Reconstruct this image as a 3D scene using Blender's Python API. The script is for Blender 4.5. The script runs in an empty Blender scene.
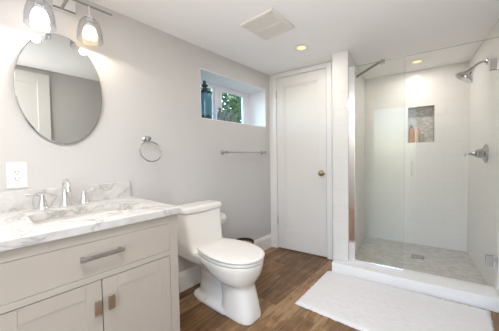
import bpy, bmesh, math, random
from mathutils import Vector, Matrix

random.seed(7)
C = bpy.context.scene.collection
SC = bpy.context.scene
PI = math.pi

# ------------------------------------------------------------------ camera
yaw, pitch, roll = math.radians(40.85), math.radians(1.95), math.radians(-0.96)
F = Vector((-math.sin(yaw) * math.cos(pitch), math.cos(yaw) * math.cos(pitch), -math.sin(pitch)))
R0 = Vector((math.cos(yaw), math.sin(yaw), 0))
U0 = R0.cross(F)
Rv = R0 * math.cos(roll) + U0 * math.sin(roll)
Uv = -R0 * math.sin(roll) + U0 * math.cos(roll)
cam = bpy.data.objects.new('camera', bpy.data.cameras.new('camera'))
C.objects.link(cam)
cam.matrix_world = Matrix(((Rv.x, Uv.x, -F.x, 1.7293), (Rv.y, Uv.y, -F.y, 0.0),
                           (Rv.z, Uv.z, -F.z, 1.1053), (0, 0, 0, 1)))
cam.data.sensor_width = 36.0
cam.data.lens = 36.0 * 240.0 / 499.0
cam.data.clip_start = 0.02
SC.camera = cam

# ------------------------------------------------------------------ world, exposure
SC.view_settings.view_transform = 'Standard'
SC.view_settings.look = 'None'
SC.view_settings.gamma = 1.0
SC.view_settings.use_curve_mapping = False
SC.view_settings.exposure = 0.60
world = bpy.data.worlds.new('sky')
SC.world = world
world.use_nodes = True
wn = world.node_tree
wn.nodes.clear()
wo = wn.nodes.new('ShaderNodeOutputWorld')
wb = wn.nodes.new('ShaderNodeBackground')
ws = wn.nodes.new('ShaderNodeTexSky')
ws.sky_type = 'NISHITA'
ws.sun_elevation = math.radians(50)
ws.sun_rotation = math.radians(40)
ws.sun_disc = False
wb.inputs['Strength'].default_value = 1.1
wn.links.new(ws.outputs[0], wb.inputs['Color'])
wn.links.new(wb.outputs[0], wo.inputs['Surface'])

sun = bpy.data.objects.new('sun', bpy.data.lights.new('sun', 'SUN'))
C.objects.link(sun)
sun.data.energy = 2.5
sun.data.angle = math.radians(1)
sun.rotation_euler = Vector((-0.75, 0.35, -0.9)).to_track_quat('-Z', 'Y').to_euler()   # shines away from the house onto the shrubs

# added fill light behind the camera, aimed up at the ceiling
fill_area = bpy.data.objects.new('hall_light', bpy.data.lights.new('hall_light', 'AREA'))
C.objects.link(fill_area)
fill_area.data.shape = 'RECTANGLE'
fill_area.data.size, fill_area.data.size_y = 0.68, 1.95
fill_area.data.energy = 12.5
fill_area.data.spread = math.radians(100)
fill_area.data.color = (0.96, 0.98, 1.0)
fill_area.location = (1.61, -0.70, 1.02)
fill_area.rotation_euler = Vector((0, 1, 1.5)).to_track_quat('-Z', 'Y').to_euler()

CAN_POWER = 6.0
CAN_COLOR = (1.0, 0.965, 0.94)

# ------------------------------------------------------------------ frames
A = 0.1324                      # the far wall is not quite square to the left wall
YB = 2.3854
CA, SA = math.cos(A), math.sin(A)
ZC = 2.089


def bw(s, t, z=0.0):
    return Vector((s * CA - t * SA, YB + s * SA + t * CA, z))


ORG = {}


# ------------------------------------------------------------------ materials
def new_mat(name):
    m = bpy.data.materials.new(name)
    m.use_nodes = True
    nt = m.node_tree
    return m, nt, nt.nodes['Principled BSDF']


def plain(name, col, rough=0.5, metal=0.0, bump=0.0, bscale=40.0, var=0.0, coat=0.0, spec=0.5):
    m, nt, b = new_mat(name)
    b.inputs['Base Color'].default_value = (*col, 1)
    b.inputs['Roughness'].default_value = rough
    b.inputs['Metallic'].default_value = metal
    b.inputs['Coat Weight'].default_value = coat
    b.inputs['Specular IOR Level'].default_value = spec
    tc = nt.nodes.new('ShaderNodeTexCoord')
    n = nt.nodes.new('ShaderNodeTexNoise')
    n.inputs['Scale'].default_value = bscale
    n.inputs['Detail'].default_value = 4
    nt.links.new(tc.outputs['Object'], n.inputs['Vector'])
    if var > 0:
        mx = nt.nodes.new('ShaderNodeMix')
        mx.data_type = 'RGBA'
        mx.inputs[6].default_value = (*[c * (1 - var) for c in col], 1)
        mx.inputs[7].default_value = (*[min(1, c * (1 + var)) for c in col], 1)
        nt.links.new(n.outputs['Fac'], mx.inputs[0])
        nt.links.new(mx.outputs[2], b.inputs['Base Color'])
    if bump > 0:
        bp = nt.nodes.new('ShaderNodeBump')
        bp.inputs['Strength'].default_value = bump
        bp.inputs['Distance'].default_value = 0.004
        nt.links.new(n.outputs['Fac'], bp.inputs['Height'])
        nt.links.new(bp.outputs['Normal'], b.inputs['Normal'])
    return m


def wallvec(nt):
    """(x+y, z) so that one brick pattern works on walls of either direction"""
    tc = nt.nodes.new('ShaderNodeTexCoord')
    sp = nt.nodes.new('ShaderNodeSeparateXYZ')
    ad = nt.nodes.new('ShaderNodeMath')
    cb = nt.nodes.new('ShaderNodeCombineXYZ')
    nt.links.new(tc.outputs['Object'], sp.inputs[0])
    nt.links.new(sp.outputs['X'], ad.inputs[0])
    nt.links.new(sp.outputs['Y'], ad.inputs[1])
    nt.links.new(ad.outputs[0], cb.inputs['X'])
    nt.links.new(sp.outputs['Z'], cb.inputs['Y'])
    return cb.outputs[0]


def bricks(name, c1, c2, mortar, w, h, ms, rough, vec='wall', offset=0.5, bump=0.3, bias=0.0):
    m, nt, b = new_mat(name)
    br = nt.nodes.new('ShaderNodeTexBrick')
    br.offset = offset
    br.inputs['Color1'].default_value = (*c1, 1)
    br.inputs['Color2'].default_value = (*c2, 1)
    br.inputs['Mortar'].default_value = (*mortar, 1)
    br.inputs['Scale'].default_value = 1.0
    br.inputs['Brick Width'].default_value = w
    br.inputs['Row Height'].default_value = h
    br.inputs['Mortar Size'].default_value = ms
    br.inputs['Mortar Smooth'].default_value = 0.1
    br.inputs['Bias'].default_value = bias
    if vec == 'wall':
        nt.links.new(wallvec(nt), br.inputs['Vector'])
    else:
        tc = nt.nodes.new('ShaderNodeTexCoord')
        nt.links.new(tc.outputs['Object'], br.inputs['Vector'])
    nt.links.new(br.outputs['Color'], b.inputs['Base Color'])
    b.inputs['Roughness'].default_value = rough
    bp = nt.nodes.new('ShaderNodeBump')
    bp.inputs['Strength'].default_value = bump
    bp.inputs['Distance'].default_value = 0.002
    bp.invert = True
    nt.links.new(br.outputs['Fac'], bp.inputs['Height'])
    nt.links.new(bp.outputs['Normal'], b.inputs['Normal'])
    return m


def plank_mat():
    m, nt, b = new_mat('wood_look_tile')
    L = nt.links.new
    tc = nt.nodes.new('ShaderNodeTexCoord')
    mp = nt.nodes.new('ShaderNodeMapping')
    mp.inputs['Rotation'].default_value = (0, 0, PI / 2)
    mp.inputs['Location'].default_value = (0.0, 0.055, 0)
    L(tc.outputs['Object'], mp.inputs['Vector'])
    br = nt.nodes.new('ShaderNodeTexBrick')
    br.offset = 0.37
    br.inputs['Color1'].default_value = (0, 0, 0, 1)
    br.inputs['Color2'].default_value = (1, 1, 1, 1)
    br.inputs['Mortar'].default_value = (0.5, 0.5, 0.5, 1)
    br.inputs['Scale'].default_value = 1
    br.inputs['Brick Width'].default_value = 0.61
    br.inputs['Row Height'].default_value = 0.155
    br.inputs['Mortar Size'].default_value = 0.0028
    L(mp.outputs[0], br.inputs['Vector'])
    # grain, stretched along the plank
    gm = nt.nodes.new('ShaderNodeMapping')
    gm.inputs['Scale'].default_value = (26, 3.2, 1)
    L(tc.outputs['Object'], gm.inputs['Vector'])
    off = nt.nodes.new('ShaderNodeVectorMath')
    off.operation = 'MULTIPLY_ADD'
    off.inputs[1].default_value = (7, 13, 5)
    L(br.outputs['Color'], off.inputs[0])
    L(gm.outputs[0], off.inputs[2])
    n = nt.nodes.new('ShaderNodeTexNoise')
    n.inputs['Scale'].default_value = 1.0
    n.inputs['Detail'].default_value = 6
    n.inputs['Roughness'].default_value = 0.65
    n.inputs['Distortion'].default_value = 0.6
    L(off.outputs[0], n.inputs['Vector'])
    n2 = nt.nodes.new('ShaderNodeTexNoise')
    n2.inputs['Scale'].default_value = 9
    n2.inputs['Detail'].default_value = 3
    L(tc.outputs['Object'], n2.inputs['Vector'])
    av = nt.nodes.new('ShaderNodeMath')
    av.operation = 'MULTIPLY_ADD'
    av.inputs[1].default_value = 0.35
    L(n2.outputs['Fac'], av.inputs[0])
    L(n.outputs['Fac'], av.inputs[2])
    bb = nt.nodes.new('ShaderNodeMath')
    bb.operation = 'MULTIPLY_ADD'
    bb.inputs[1].default_value = 0.26
    L(br.outputs['Color'], bb.inputs[0])
    L(av.outputs[0], bb.inputs[2])
    cr = nt.nodes.new('ShaderNodeValToRGB')
    e = cr.color_ramp.elements
    e[0].position, e[0].color = 0.46, (0.050, 0.024, 0.009, 1)
    e[1].position, e[1].color = 1.0, (0.40, 0.25, 0.125, 1)
    k = e.new(0.66); k.color = (0.145, 0.072, 0.027, 1)
    k = e.new(0.86); k.color = (0.25, 0.138, 0.058, 1)
    L(bb.outputs[0], cr.inputs[0])
    mx = nt.nodes.new('ShaderNodeMix')
    mx.data_type = 'RGBA'
    mx.inputs[7].default_value = (0.24, 0.15, 0.09, 1)
    L(br.outputs['Fac'], mx.inputs[0])
    L(cr.outputs[0], mx.inputs[6])
    L(mx.outputs[2], b.inputs['Base Color'])
    b.inputs['Roughness'].default_value = 0.38
    bp = nt.nodes.new('ShaderNodeBump')
    bp.inputs['Strength'].default_value = 0.25
    bp.inputs['Distance'].default_value = 0.003
    L(n.outputs['Fac'], bp.inputs['Height'])
    L(bp.outputs['Normal'], b.inputs['Normal'])
    return m


def marble_mat():
    m, nt, b = new_mat('white_marble')
    L = nt.links.new
    tc = nt.nodes.new('ShaderNodeTexCoord')
    mp = nt.nodes.new('ShaderNodeMapping')
    mp.inputs['Rotation'].default_value = (0.3, 0.2, 0.6)
    L(tc.outputs['Object'], mp.inputs['Vector'])
    n1 = nt.nodes.new('ShaderNodeTexNoise')
    n1.inputs['Scale'].default_value = 4.5
    n1.inputs['Detail'].default_value = 7
    n1.inputs['Distortion'].default_value = 0.9
    L(mp.outputs[0], n1.inputs['Vector'])
    s = nt.nodes.new('ShaderNodeMath'); s.operation = 'SUBTRACT'; s.inputs[1].default_value = 0.5
    L(n1.outputs['Fac'], s.inputs[0])
    ab = nt.nodes.new('ShaderNodeMath'); ab.operation = 'ABSOLUTE'
    L(s.outputs[0], ab.inputs[0])
    cr = nt.nodes.new('ShaderNodeValToRGB')
    e = cr.color_ramp.elements
    e[0].position, e[0].color = 0.0, (0.40, 0.38, 0.355, 1)
    e[1].position, e[1].color = 0.055, (0.64, 0.625, 0.60, 1)
    k = e.new(0.012); k.color = (0.57, 0.555, 0.53, 1)
    L(ab.outputs[0], cr.inputs[0])
    n2 = nt.nodes.new('ShaderNodeTexNoise')
    n2.inputs['Scale'].default_value = 14
    n2.inputs['Detail'].default_value = 5
    n2.inputs['Distortion'].default_value = 0.8
    L(mp.outputs[0], n2.inputs['Vector'])
    cr2 = nt.nodes.new('ShaderNodeValToRGB')
    f = cr2.color_ramp.elements
    f[0].position, f[0].color = 0.35, (0.89, 0.88, 0.865, 1)
    f[1].position, f[1].color = 0.62, (1, 1, 1, 1)
    L(n2.outputs['Fac'], cr2.inputs[0])
    mx = nt.nodes.new('ShaderNodeMix'); mx.data_type = 'RGBA'; mx.blend_type = 'MULTIPLY'
    mx.inputs[0].default_value = 1
    L(cr.outputs[0], mx.inputs[6]); L(cr2.outputs[0], mx.inputs[7])
    L(mx.outputs[2], b.inputs['Base Color'])
    b.inputs['Roughness'].default_value = 0.22
    return m


def thin_glass(name, tint, rough=0.0, refl=1.0, ior=1.45):
    m = bpy.data.materials.new(name)
    m.use_nodes = True
    nt = m.node_tree
    nt.nodes.clear()
    o = nt.nodes.new('ShaderNodeOutputMaterial')
    t = nt.nodes.new('ShaderNodeBsdfTransparent'); t.inputs[0].default_value = (*tint, 1)
    g = nt.nodes.new('ShaderNodeBsdfGlossy'); g.inputs['Roughness'].default_value = rough
    fr = nt.nodes.new('ShaderNodeLayerWeight'); fr.inputs['Blend'].default_value = 0.5
    pw = nt.nodes.new('ShaderNodeMath'); pw.operation = 'POWER'; pw.inputs[1].default_value = 5
    mu = nt.nodes.new('ShaderNodeMath'); mu.operation = 'MULTIPLY_ADD'
    mu.inputs[1].default_value = 0.9; mu.inputs[2].default_value = 0.018 * refl; mu.use_clamp = True
    mx = nt.nodes.new('ShaderNodeMixShader')
    nt.links.new(fr.outputs['Facing'], pw.inputs[0])
    nt.links.new(pw.outputs[0], mu.inputs[0])
    nt.links.new(mu.outputs[0], mx.inputs[0])
    nt.links.new(t.outputs[0], mx.inputs[1])
    nt.links.new(g.outputs[0], mx.inputs[2])
    nt.links.new(mx.outputs[0], o.inputs['Surface'])
    return m


def emit(name, col, s):
    m = bpy.data.materials.new(name)
    m.use_nodes = True
    nt = m.node_tree
    nt.nodes.clear()
    o = nt.nodes.new('ShaderNodeOutputMaterial')
    e = nt.nodes.new('ShaderNodeEmission')
    e.inputs[0].default_value = (*col, 1)
    e.inputs[1].default_value = s
    nt.links.new(e.outputs[0], o.inputs['Surface'])
    return m


M = dict(
    wall=plain('greige_wall_paint', (0.59, 0.57, 0.55), 0.7, bump=0.05, bscale=180),
    white=plain('white_trim_paint', (0.82, 0.80, 0.775), 0.4),
    curb=plain('white_curb_slab', (0.90, 0.885, 0.87), 0.4),
    ceil=plain('white_ceiling_paint', (0.91, 0.895, 0.885), 0.8, bump=0.04, bscale=150),
    reveal=plain('white_reveal_paint', (0.84, 0.84, 0.86), 0.6),
    door=plain('white_door_paint', (0.77, 0.74, 0.70), 0.4),
    tile=bricks('white_gloss_wall_tile', (0.80, 0.78, 0.745), (0.81, 0.79, 0.755), (0.74, 0.72, 0.685), 0.31, 0.155, 0.0022, 0.24, bump=0.10),
    mosaic=bricks('grey_marble_mosaic', (0.72, 0.70, 0.66), (0.50, 0.485, 0.455), (0.58, 0.56, 0.53), 0.05, 0.025, 0.0025, 0.35, vec='obj'),
    niche=bricks('glass_mosaic', (0.66, 0.62, 0.56), (0.38, 0.34, 0.30), (0.58, 0.54, 0.48), 0.034, 0.013, 0.0015, 0.25),
    floor=plank_mat(),
    marble=marble_mat(),
    cab=plain('cream_cabinet_paint', (0.48, 0.425, 0.36), 0.42),
    gap=plain('painted_gap_shade', (0.05, 0.04, 0.03), 0.8),
    chrome=plain('polished_chrome', (0.83, 0.83, 0.84), 0.08, 1.0),
    nickel=plain('brushed_nickel', (0.62, 0.58, 0.53), 0.3, 1.0),
    pewter=plain('grey_chrome', (0.54, 0.54, 0.55), 0.10, 1.0),
    steel=plain('satin_grey_steel', (0.34, 0.33, 0.31), 0.35, 1.0),
    bronze=plain('aged_bronze', (0.35, 0.26, 0.17), 0.35, 1.0),
    porc=plain('white_porcelain', (0.86, 0.83, 0.78), 0.12, coat=0.3),
    seat=plain('white_seat_plastic', (0.86, 0.83, 0.78), 0.25),
    plast=plain('white_plastic', (0.82, 0.80, 0.76), 0.35),
    slot=plain('dark_slot', (0.03, 0.03, 0.03), 0.6),
    mirror=plain('grey_tinted_mirror', (0.52, 0.525, 0.51), 0.015, 1.0),
    backing=plain('mirror_backing', (0.25, 0.25, 0.25), 0.6),
    glass=thin_glass('shower_glass', (0.992, 0.990, 0.982), refl=0.7),
    glassgreen=thin_glass('greenish_shower_glass', (0.968, 0.974, 0.954), refl=0.7),
    glassedge=plain('green_glass_edge', (0.45, 0.55, 0.48), 0.2),
    pane=thin_glass('window_glass', (0.93, 0.96, 0.95)),
    shade=thin_glass('clear_shade_glass', (0.93, 0.935, 0.95), refl=4.0),
    rug=plain('white_cotton_pile', (0.87, 0.85, 0.84), 0.95, bump=1.0, bscale=160, var=0.05, spec=0.1),
    paper=plain('white_tissue_paper', (0.86, 0.84, 0.80), 0.9),
    card=plain('brown_card', (0.35, 0.26, 0.18), 0.9),
    bin=plain('dark_brown_metal', (0.075, 0.045, 0.025), 0.4, 0.5),
    liner=plain('tan_liner', (0.30, 0.20, 0.12), 0.7),
    teal=plain('teal_glazed_glass', (0.055, 0.19, 0.27), 0.12, coat=0.5, var=0.35, bscale=9),
    tealdark=plain('dark_teal_glass', (0.02, 0.05, 0.06), 0.15, coat=0.4),
    sage=plain('grey_green_glass', (0.13, 0.18, 0.16), 0.2, coat=0.4, var=0.25, bscale=30),
    leaf=plain('green_leaves', (0.06, 0.115, 0.035), 0.5, var=0.6, bscale=6),
    bark=plain('brown_bark', (0.12, 0.08, 0.05), 0.9),
    soil=plain('lawn_ground', (0.10, 0.14, 0.05), 0.95, var=0.4, bscale=20),
    stone=plain('grey_stone', (0.42, 0.41, 0.40), 0.9, var=0.25, bscale=14),
    orange=plain('orange_plastic', (0.55, 0.20, 0.06), 0.3),
    cream=plain('cream_plastic', (0.72, 0.58, 0.38), 0.3),
    greenp=plain('green_plastic', (0.10, 0.25, 0.07), 0.35),
    pic=plain('pale_print', (0.55, 0.55, 0.53), 0.8, var=0.3, bscale=7),
    mat=plain('white_mat_board', (0.80, 0.78, 0.74), 0.8),
    frame=plain('pale_oak_frame', (0.48, 0.42, 0.33), 0.5),
    hose=plain('braided_steel', (0.5, 0.49, 0.47), 0.35, 0.9),
    grille=plain('grille_plastic', (0.78, 0.74, 0.69), 0.5),
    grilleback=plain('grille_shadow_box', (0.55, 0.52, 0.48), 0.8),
    can=emit('lamp_lens', (1.0, 0.85, 0.46), 0.78),
    bulb_warm=emit('warm_frosted_lamp', (1.0, 0.78, 0.42), 3.0),
    bulb_cool=emit('bright_frosted_lamp', (1.0, 0.97, 0.95), 6.0),
)


# ------------------------------------------------------------------ mesh helpers
def box(bm, x0, x1, y0, y1, z0, z1, bev=0.0, seg=2):
    vs = [bm.verts.new((x, y, z)) for x in (x0, x1) for y in (y0, y1) for z in (z0, z1)]
    idx = [(0, 1, 3, 2), (4, 6, 7, 5), (0, 4, 5, 1), (2, 3, 7, 6), (0, 2, 6, 4), (1, 5, 7, 3)]
    fs = [bm.faces.new([vs[i] for i in f]) for f in idx]
    if bev > 0:
        es = list({e for f in fs for e in f.edges})
        bmesh.ops.bevel(bm, geom=es, offset=bev, segments=seg, profile=0.5, affect='EDGES')


def loft(bm, rings, cap0=True, cap1=True, close=False):
    vr = [[bm.verts.new(p) for p in r] for r in rings]
    n = len(vr[0])
    pairs = list(zip(vr[:-1], vr[1:])) + ([(vr[-1], vr[0])] if close else [])
    for a, b in pairs:
        for i in range(n):
            j = (i + 1) % n
            bm.faces.new((a[i], a[j], b[j], b[i]))
    if not close:
        if cap0:
            bm.faces.new(list(reversed(vr[0])))
        if cap1:
            bm.faces.new(vr[-1])


def tube(bm, pts, r, seg=12, cap=True, closed=False):
    pts = [Vector(p) for p in pts]
    rs = r if isinstance(r, (list, tuple)) else [r] * len(pts)
    rings = []
    n = len(pts)
    prev = None
    for i, p in enumerate(pts):
        if closed:
            t = pts[(i + 1) % n] - pts[i - 1]
        else:
            t = pts[min(i + 1, n - 1)] - pts[max(i - 1, 0)]
        t.normalize()
        if prev is None:
            up = Vector((0, 0, 1)) if abs(t.z) < 0.9 else Vector((1, 0, 0))
            u = t.cross(up).normalized()
        else:
            u = (prev - t * prev.dot(t)).normalized()
        prev = u
        v = t.cross(u)
        rings.append([p + (u * math.cos(2 * PI * k / seg) + v * math.sin(2 * PI * k / seg)) * rs[i] for k in range(seg)])
    loft(bm, rings, cap, cap, closed)


def lathe(bm, prof, c=(0, 0, 0), axis='Z', seg=24, cap0=True, cap1=True, sgn=1):
    c = Vector(c)
    rings = []
    for r, h in prof:
        ring = []
        for k in range(seg):
            a = 2 * PI * k / seg
            x, y, z = max(r, 1e-4) * math.cos(a), max(r, 1e-4) * math.sin(a), h * sgn
            if axis == 'Z':
                q = Vector((x, y, z))
            elif axis == 'X':
                q = Vector((z, x, y))
            else:
                q = Vector((x, z, y))
            ring.append(c + q)
        rings.append(ring)
    loft(bm, rings, cap0, cap1)


def arc(c, r, a0, a1, n, plane='XZ'):
    out = []
    for i in range(n + 1):
        a = a0 + (a1 - a0) * i / n
        u, v = r * math.cos(a), r * math.sin(a)
        c0 = Vector(c)
        out.append(c0 + {'XZ': Vector((u, 0, v)), 'XY': Vector((u, v, 0)), 'YZ': Vector((0, u, v))}[plane])
    return out


def NB():
    return bmesh.new()


def finish(bm, name, mat, smooth=True, ang=35):
    bmesh.ops.recalc_face_normals(bm, faces=bm.faces[:])
    me = bpy.data.meshes.new(name)
    for f in bm.faces:
        f.smooth = smooth
    if smooth:
        lim = math.radians(ang)
        for e in bm.edges:
            if len(e.link_faces) == 2 and e.calc_face_angle(0) > lim:
                e.smooth = False
    bm.to_mesh(me)
    bm.free()
    me.materials.append(mat)
    return me


def tag(o, label, cat, group=None):
    o['label'] = label
    o['category'] = cat
    if group:
        o['group'] = group


def thing(name, label, cat, org, frame='W', group=None):
    """Empty at the thing's base; parts are modelled in room coordinates ('W') or far-wall coordinates ('B')"""
    o = bpy.data.objects.new(name, None)
    o.empty_display_size = 0.05
    C.objects.link(o)
    org = Vector(org)
    o.location = org if frame == 'W' else bw(*org)
    if frame == 'B':
        o.rotation_euler = (0, 0, A)
    ORG[o] = org
    tag(o, label, cat, group)
    return o


def part(name, bm, mat, parent, label=None, smooth=True, ang=35):
    org = ORG[parent]
    bmesh.ops.translate(bm, verts=bm.verts[:], vec=-org)
    o = bpy.data.objects.new(name, finish(bm, name, mat, smooth, ang))
    C.objects.link(o)
    o.parent = parent
    if smooth and name != 'foliage':
        wnm = o.modifiers.new('weighted_normals', 'WEIGHTED_NORMAL'); wnm.keep_sharp = True; wnm.weight = 70
    ORG[o] = org
    if label:
        o['label'] = label
    return o


def struct(name, bm, mat, frame='W', parent=None, smooth=False):
    o = bpy.data.objects.new(name, finish(bm, name, mat, smooth))
    C.objects.link(o)
    if parent is not None:
        o.parent = parent
    else:
        o['kind'] = 'structure'
        if frame == 'B':
            o.location = (0, YB, 0)
            o.rotation_euler = (0, 0, A)
    ORG[o] = Vector((0, 0, 0))
    return o


# ------------------------------------------------------------------ room shell
b = NB(); box(b, -0.4, 2.4, -0.8, 4.0, -0.12, 0.0)
struct('floor', b, M['floor'])
b = NB(); box(b, -0.4, 2.4, -0.8, 4.0, ZC, ZC + 0.12)
struct('ceiling', b, M['ceil'])

WY0, WY1, WZ0, WZ1 = 1.351, 2.311, 1.461, 1.905
WT = -0.33
b = NB()
box(b, WT, 0, -0.8, WY0, 0, ZC)
box(b, WT, 0, WY1, 2.75, 0, ZC)
box(b, WT, 0, WY0, WY1, 0, WZ0)
box(b, WT, 0, WY0, WY1, WZ1, ZC)
struct('wall_left', b, M['wall'])
b = NB()      # white boards that line the deep window recess
box(b, WT + 0.01, -0.001, WY0, WY1, WZ0 - 0.002, WZ0 + 0.006)
box(b, WT + 0.01, -0.001, WY0, WY1, WZ1 - 0.006, WZ1 + 0.002)
box(b, WT + 0.01, -0.001, WY0 - 0.002, WY0 + 0.006, WZ0, WZ1)
box(b, WT + 0.01, -0.001, WY1 - 0.006, WY1 + 0.002, WZ0, WZ1)
struct('trim_1', b, M['reveal'])

b = NB(); box(b, -0.4, 1.25, -0.72, -0.60, 0, ZC); box(b, 1.25, 1.975, -0.72, -0.60, 2.03, ZC)  # unseen door opening, added to let the fill light in
struct('wall_rear', b, M['wall'])
b = NB(); box(b, 1.975, 2.10, -0.72, 2.462, 0, ZC)
struct('wall_right', b, M['wall'])

# far wall with the door opening (far-wall frame)
DS0, DS1, DZ = 0.1015, 0.683, 2.030
b = NB()
box(b, -0.30, DS0 - 0.012, 0, 0.12, 0, ZC)
box(b, DS1 + 0.012, 0.80, 0, 0.12, 0, ZC)
box(b, DS0 - 0.012, DS1 + 0.012, 0, 0.12, DZ + 0.012, ZC)
struct('wall_back', b, M['white'], 'B')
b = NB()      # jamb lining and casing boards
for s0, s1 in ((0.045, DS0 - 0.004), (DS1 + 0.004, DS1 + 0.06)):
    box(b, s0, s1, -0.014, 0.0, 0, DZ + 0.05, 0.003)
    
box(b, DS0 - 0.012, DS0 - 0.004, 0, 0.12, 0, DZ + 0.01)
box(b, DS1 + 0.004, DS1 + 0.012, 0, 0.12, 0, DZ + 0.01)
box(b, DS0 - 0.004, DS1 + 0.004, -0.014, 0.0, DZ + 0.004, DZ + 0.05, 0.003)
box(b, DS0 - 0.012, DS1 + 0.012, 0, 0.12, DZ + 0.004, DZ + 0.012)
box(b, DS0 - 0.012, DS1 + 0.012, 0.06, 0.12, 0, DZ + 0.01)
struct('trim_2', b, M['white'], 'B')

# door
droot = NB()
PT = 0.0
box(droot, DS0, DS1, 0.012, 0.04, 0.012, DZ)
ps0, ps1, pz0, pz1 = 0.19, 0.597, 0.235, 1.925
box(droot, DS0, ps0, -0.004, 0.02, 0.012, DZ, 0.0015)
box(droot, ps1, DS1, -0.004, 0.02, 0.012, DZ, 0.0015)
box(droot, ps0, ps1, -0.004, 0.02, 0.012, pz0, 0.0015)
box(droot, ps0, ps1, -0.004, 0.02, pz1, DZ, 0.0015)
# stepped moulding around the single flat panel
for k, (w, t) in enumerate(((0.012, 0.002), (0.022, 0.007))):
    box(droot, ps0, ps0 + w, t, 0.02, pz0, pz1)
    box(droot, ps1 - w, ps1, t, 0.02, pz0, pz1)
    box(droot, ps0, ps1, t, 0.02, pz0, pz0 + w)
    box(droot, ps0, ps1, t, 0.02, pz1 - w, pz1)
door1 = struct('door_1', droot, M['door'], 'B')
b = NB()
lathe(b, [(0.030, 0.0), (0.030, 0.006), (0.012, 0.012), (0.010, 0.032), (0.018, 0.038), (0.027, 0.048),
          (0.028, 0.058), (0.020, 0.066), (0.004, 0.069)], (0.637, -0.004, 0.925), 'Y', 24, sgn=-1)
k = struct('door_knob', b, M['bronze'], parent=door1, smooth=True); k['label'] = 'antique brass door knob'
for hz in (1.838, 0.34):
    b = NB()
    tube(b, [(DS0 - 0.003, -0.012, hz - 0.045), (DS0 - 0.003, -0.012, hz + 0.045)], 0.0055, 10)
    box(b, DS0 - 0.012, DS0 + 0.006, -0.0085, -0.004, hz - 0.045, hz + 0.045)
    h = struct('hinge', b, M['nickel'], parent=door1); h['label'] = 'satin metal door hinge'

# partition stub between the door and the shower, and the shower shell
b = NB(); box(b, 0.795, 0.935, -0.185, 1.02, 0, ZC)
struct('wall_partition', b, M['tile'], 'B')
NS0, NS1, NZ0, NZ1 = 1.407, 1.662, 1.247, 1.668
TB = 0.877
b = NB()
box(b, 0.90, NS0, TB, TB + 0.14, 0, ZC)
box(b, NS1, 2.10, TB, TB + 0.14, 0, ZC)
box(b, NS0, NS1, TB, TB + 0.14, 0, NZ0)
box(b, NS0, NS1, TB, TB + 0.14, NZ1, ZC)
wsb = struct('wall_shower_back', b, M['tile'], 'B')
b = NB()
box(b, NS0, NS1, TB + 0.095, TB + 0.11, NZ0, NZ1)
box(b, NS0, NS0 + 0.004, TB + 0.002, TB + 0.1, NZ0, NZ1)
box(b, NS1 - 0.004, NS1, TB + 0.002, TB + 0.1, NZ0, NZ1)
box(b, NS0, NS1, TB + 0.002, TB + 0.1, NZ1 - 0.004, NZ1)
box(b, NS0, NS1, TB + 0.002, TB + 0.1, NZ0, NZ0 + 0.004)
struct('niche_lining', b, M['niche'], parent=wsb)
b = NB(); box(b, 1.955, 2.12, -0.185, 1.02, 0, ZC)
struct('wall_shower_right', b, M['tile'], 'B')
b = NB(); box(b, 0.935, 1.955, -0.12, TB, -0.01, 0.03)
struct('shower_floor', b, M['mosaic'], 'B')
b = NB()
box(b, 0.808, 0.94, -0.30, -0.186, 0, 0.098, 0.004)
box(b, 0.936, 1.954, -0.30, -0.10, 0, 0.098, 0.004)
struct('shower_curb', b, M['curb'], 'B')

# baseboard along the left wall, with a stepped top
b = NB()
box(b, 0, 0.016, 0.705, 2.38, 0, 0.130, 0.002)
box(b, 0, 0.012, 0.705, 2.38, 0.128, 0.150, 0.003)
box(b, 0, 0.007, 0.705, 2.38, 0.148, 0.162, 0.002)
struct('baseboard_left', b, M['white'])
b = NB()
box(b, -0.01, 0.045, -0.016, 0, 0, 0.130, 0.002)
box(b, -0.01, 0.045, -0.010, 0, 0.128, 0.160, 0.002)
struct('baseboard_back', b, M['white'], 'B')

# second door, on the right wall beside the camera (seen only in the mirror)
b = NB()
y0, y1 = -0.15, 0.628
box(b, 1.955, 1.985, y0, y1, 0.01, 2.03)
for a0, a1, z0, z1 in ((y0, y0 + 0.11, 0.01, 2.03), (y1 - 0.11, y1, 0.01, 2.03), (y0 + .11, y1 - .11, 0.01, 0.24),
                       (y0 + .11, y1 - .11, 1.91, 2.03)):
    box(b, 1.943, 1.96, a0, a1, z0, z1, 0.003)
door2 = struct('door_2', b, M['door'])
b = NB(); lathe(b, [(0.03, 0), (0.03, 0.006), (0.011, 0.012), (0.011, 0.035), (0.026, 0.045), (0.026, 0.06), (0.006, 0.068)], (1.943, y1 - .06, 0.925), 'X', 20, sgn=-1)
struct('door_knob', b, M['bronze'], parent=door2, smooth=True)

# ------------------------------------------------------------------ window in the recess
xw = -0.25
b = NB()
fw = 0.035
for ya, yb_, za, zb in ((WY0 + .006, WY0 + .006 + fw, WZ0 + .006, WZ1 - .006), (WY1 - .10, WY1 - .006, WZ0 + .006, WZ1 - .006),
                        (WY0 + .04, WY1 - .10, WZ0 + .006, WZ0 + .006 + 0.03), (WY0 + .04, WY1 - .10, WZ1 - .036, WZ1 - .006),
                        (1.735, 1.80, WZ0 + .03, WZ1 - .03)):
    box(b, xw - 0.05, xw, ya, yb_, za, zb, 0.003)
win = struct('window_1', b, M['reveal'])


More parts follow.
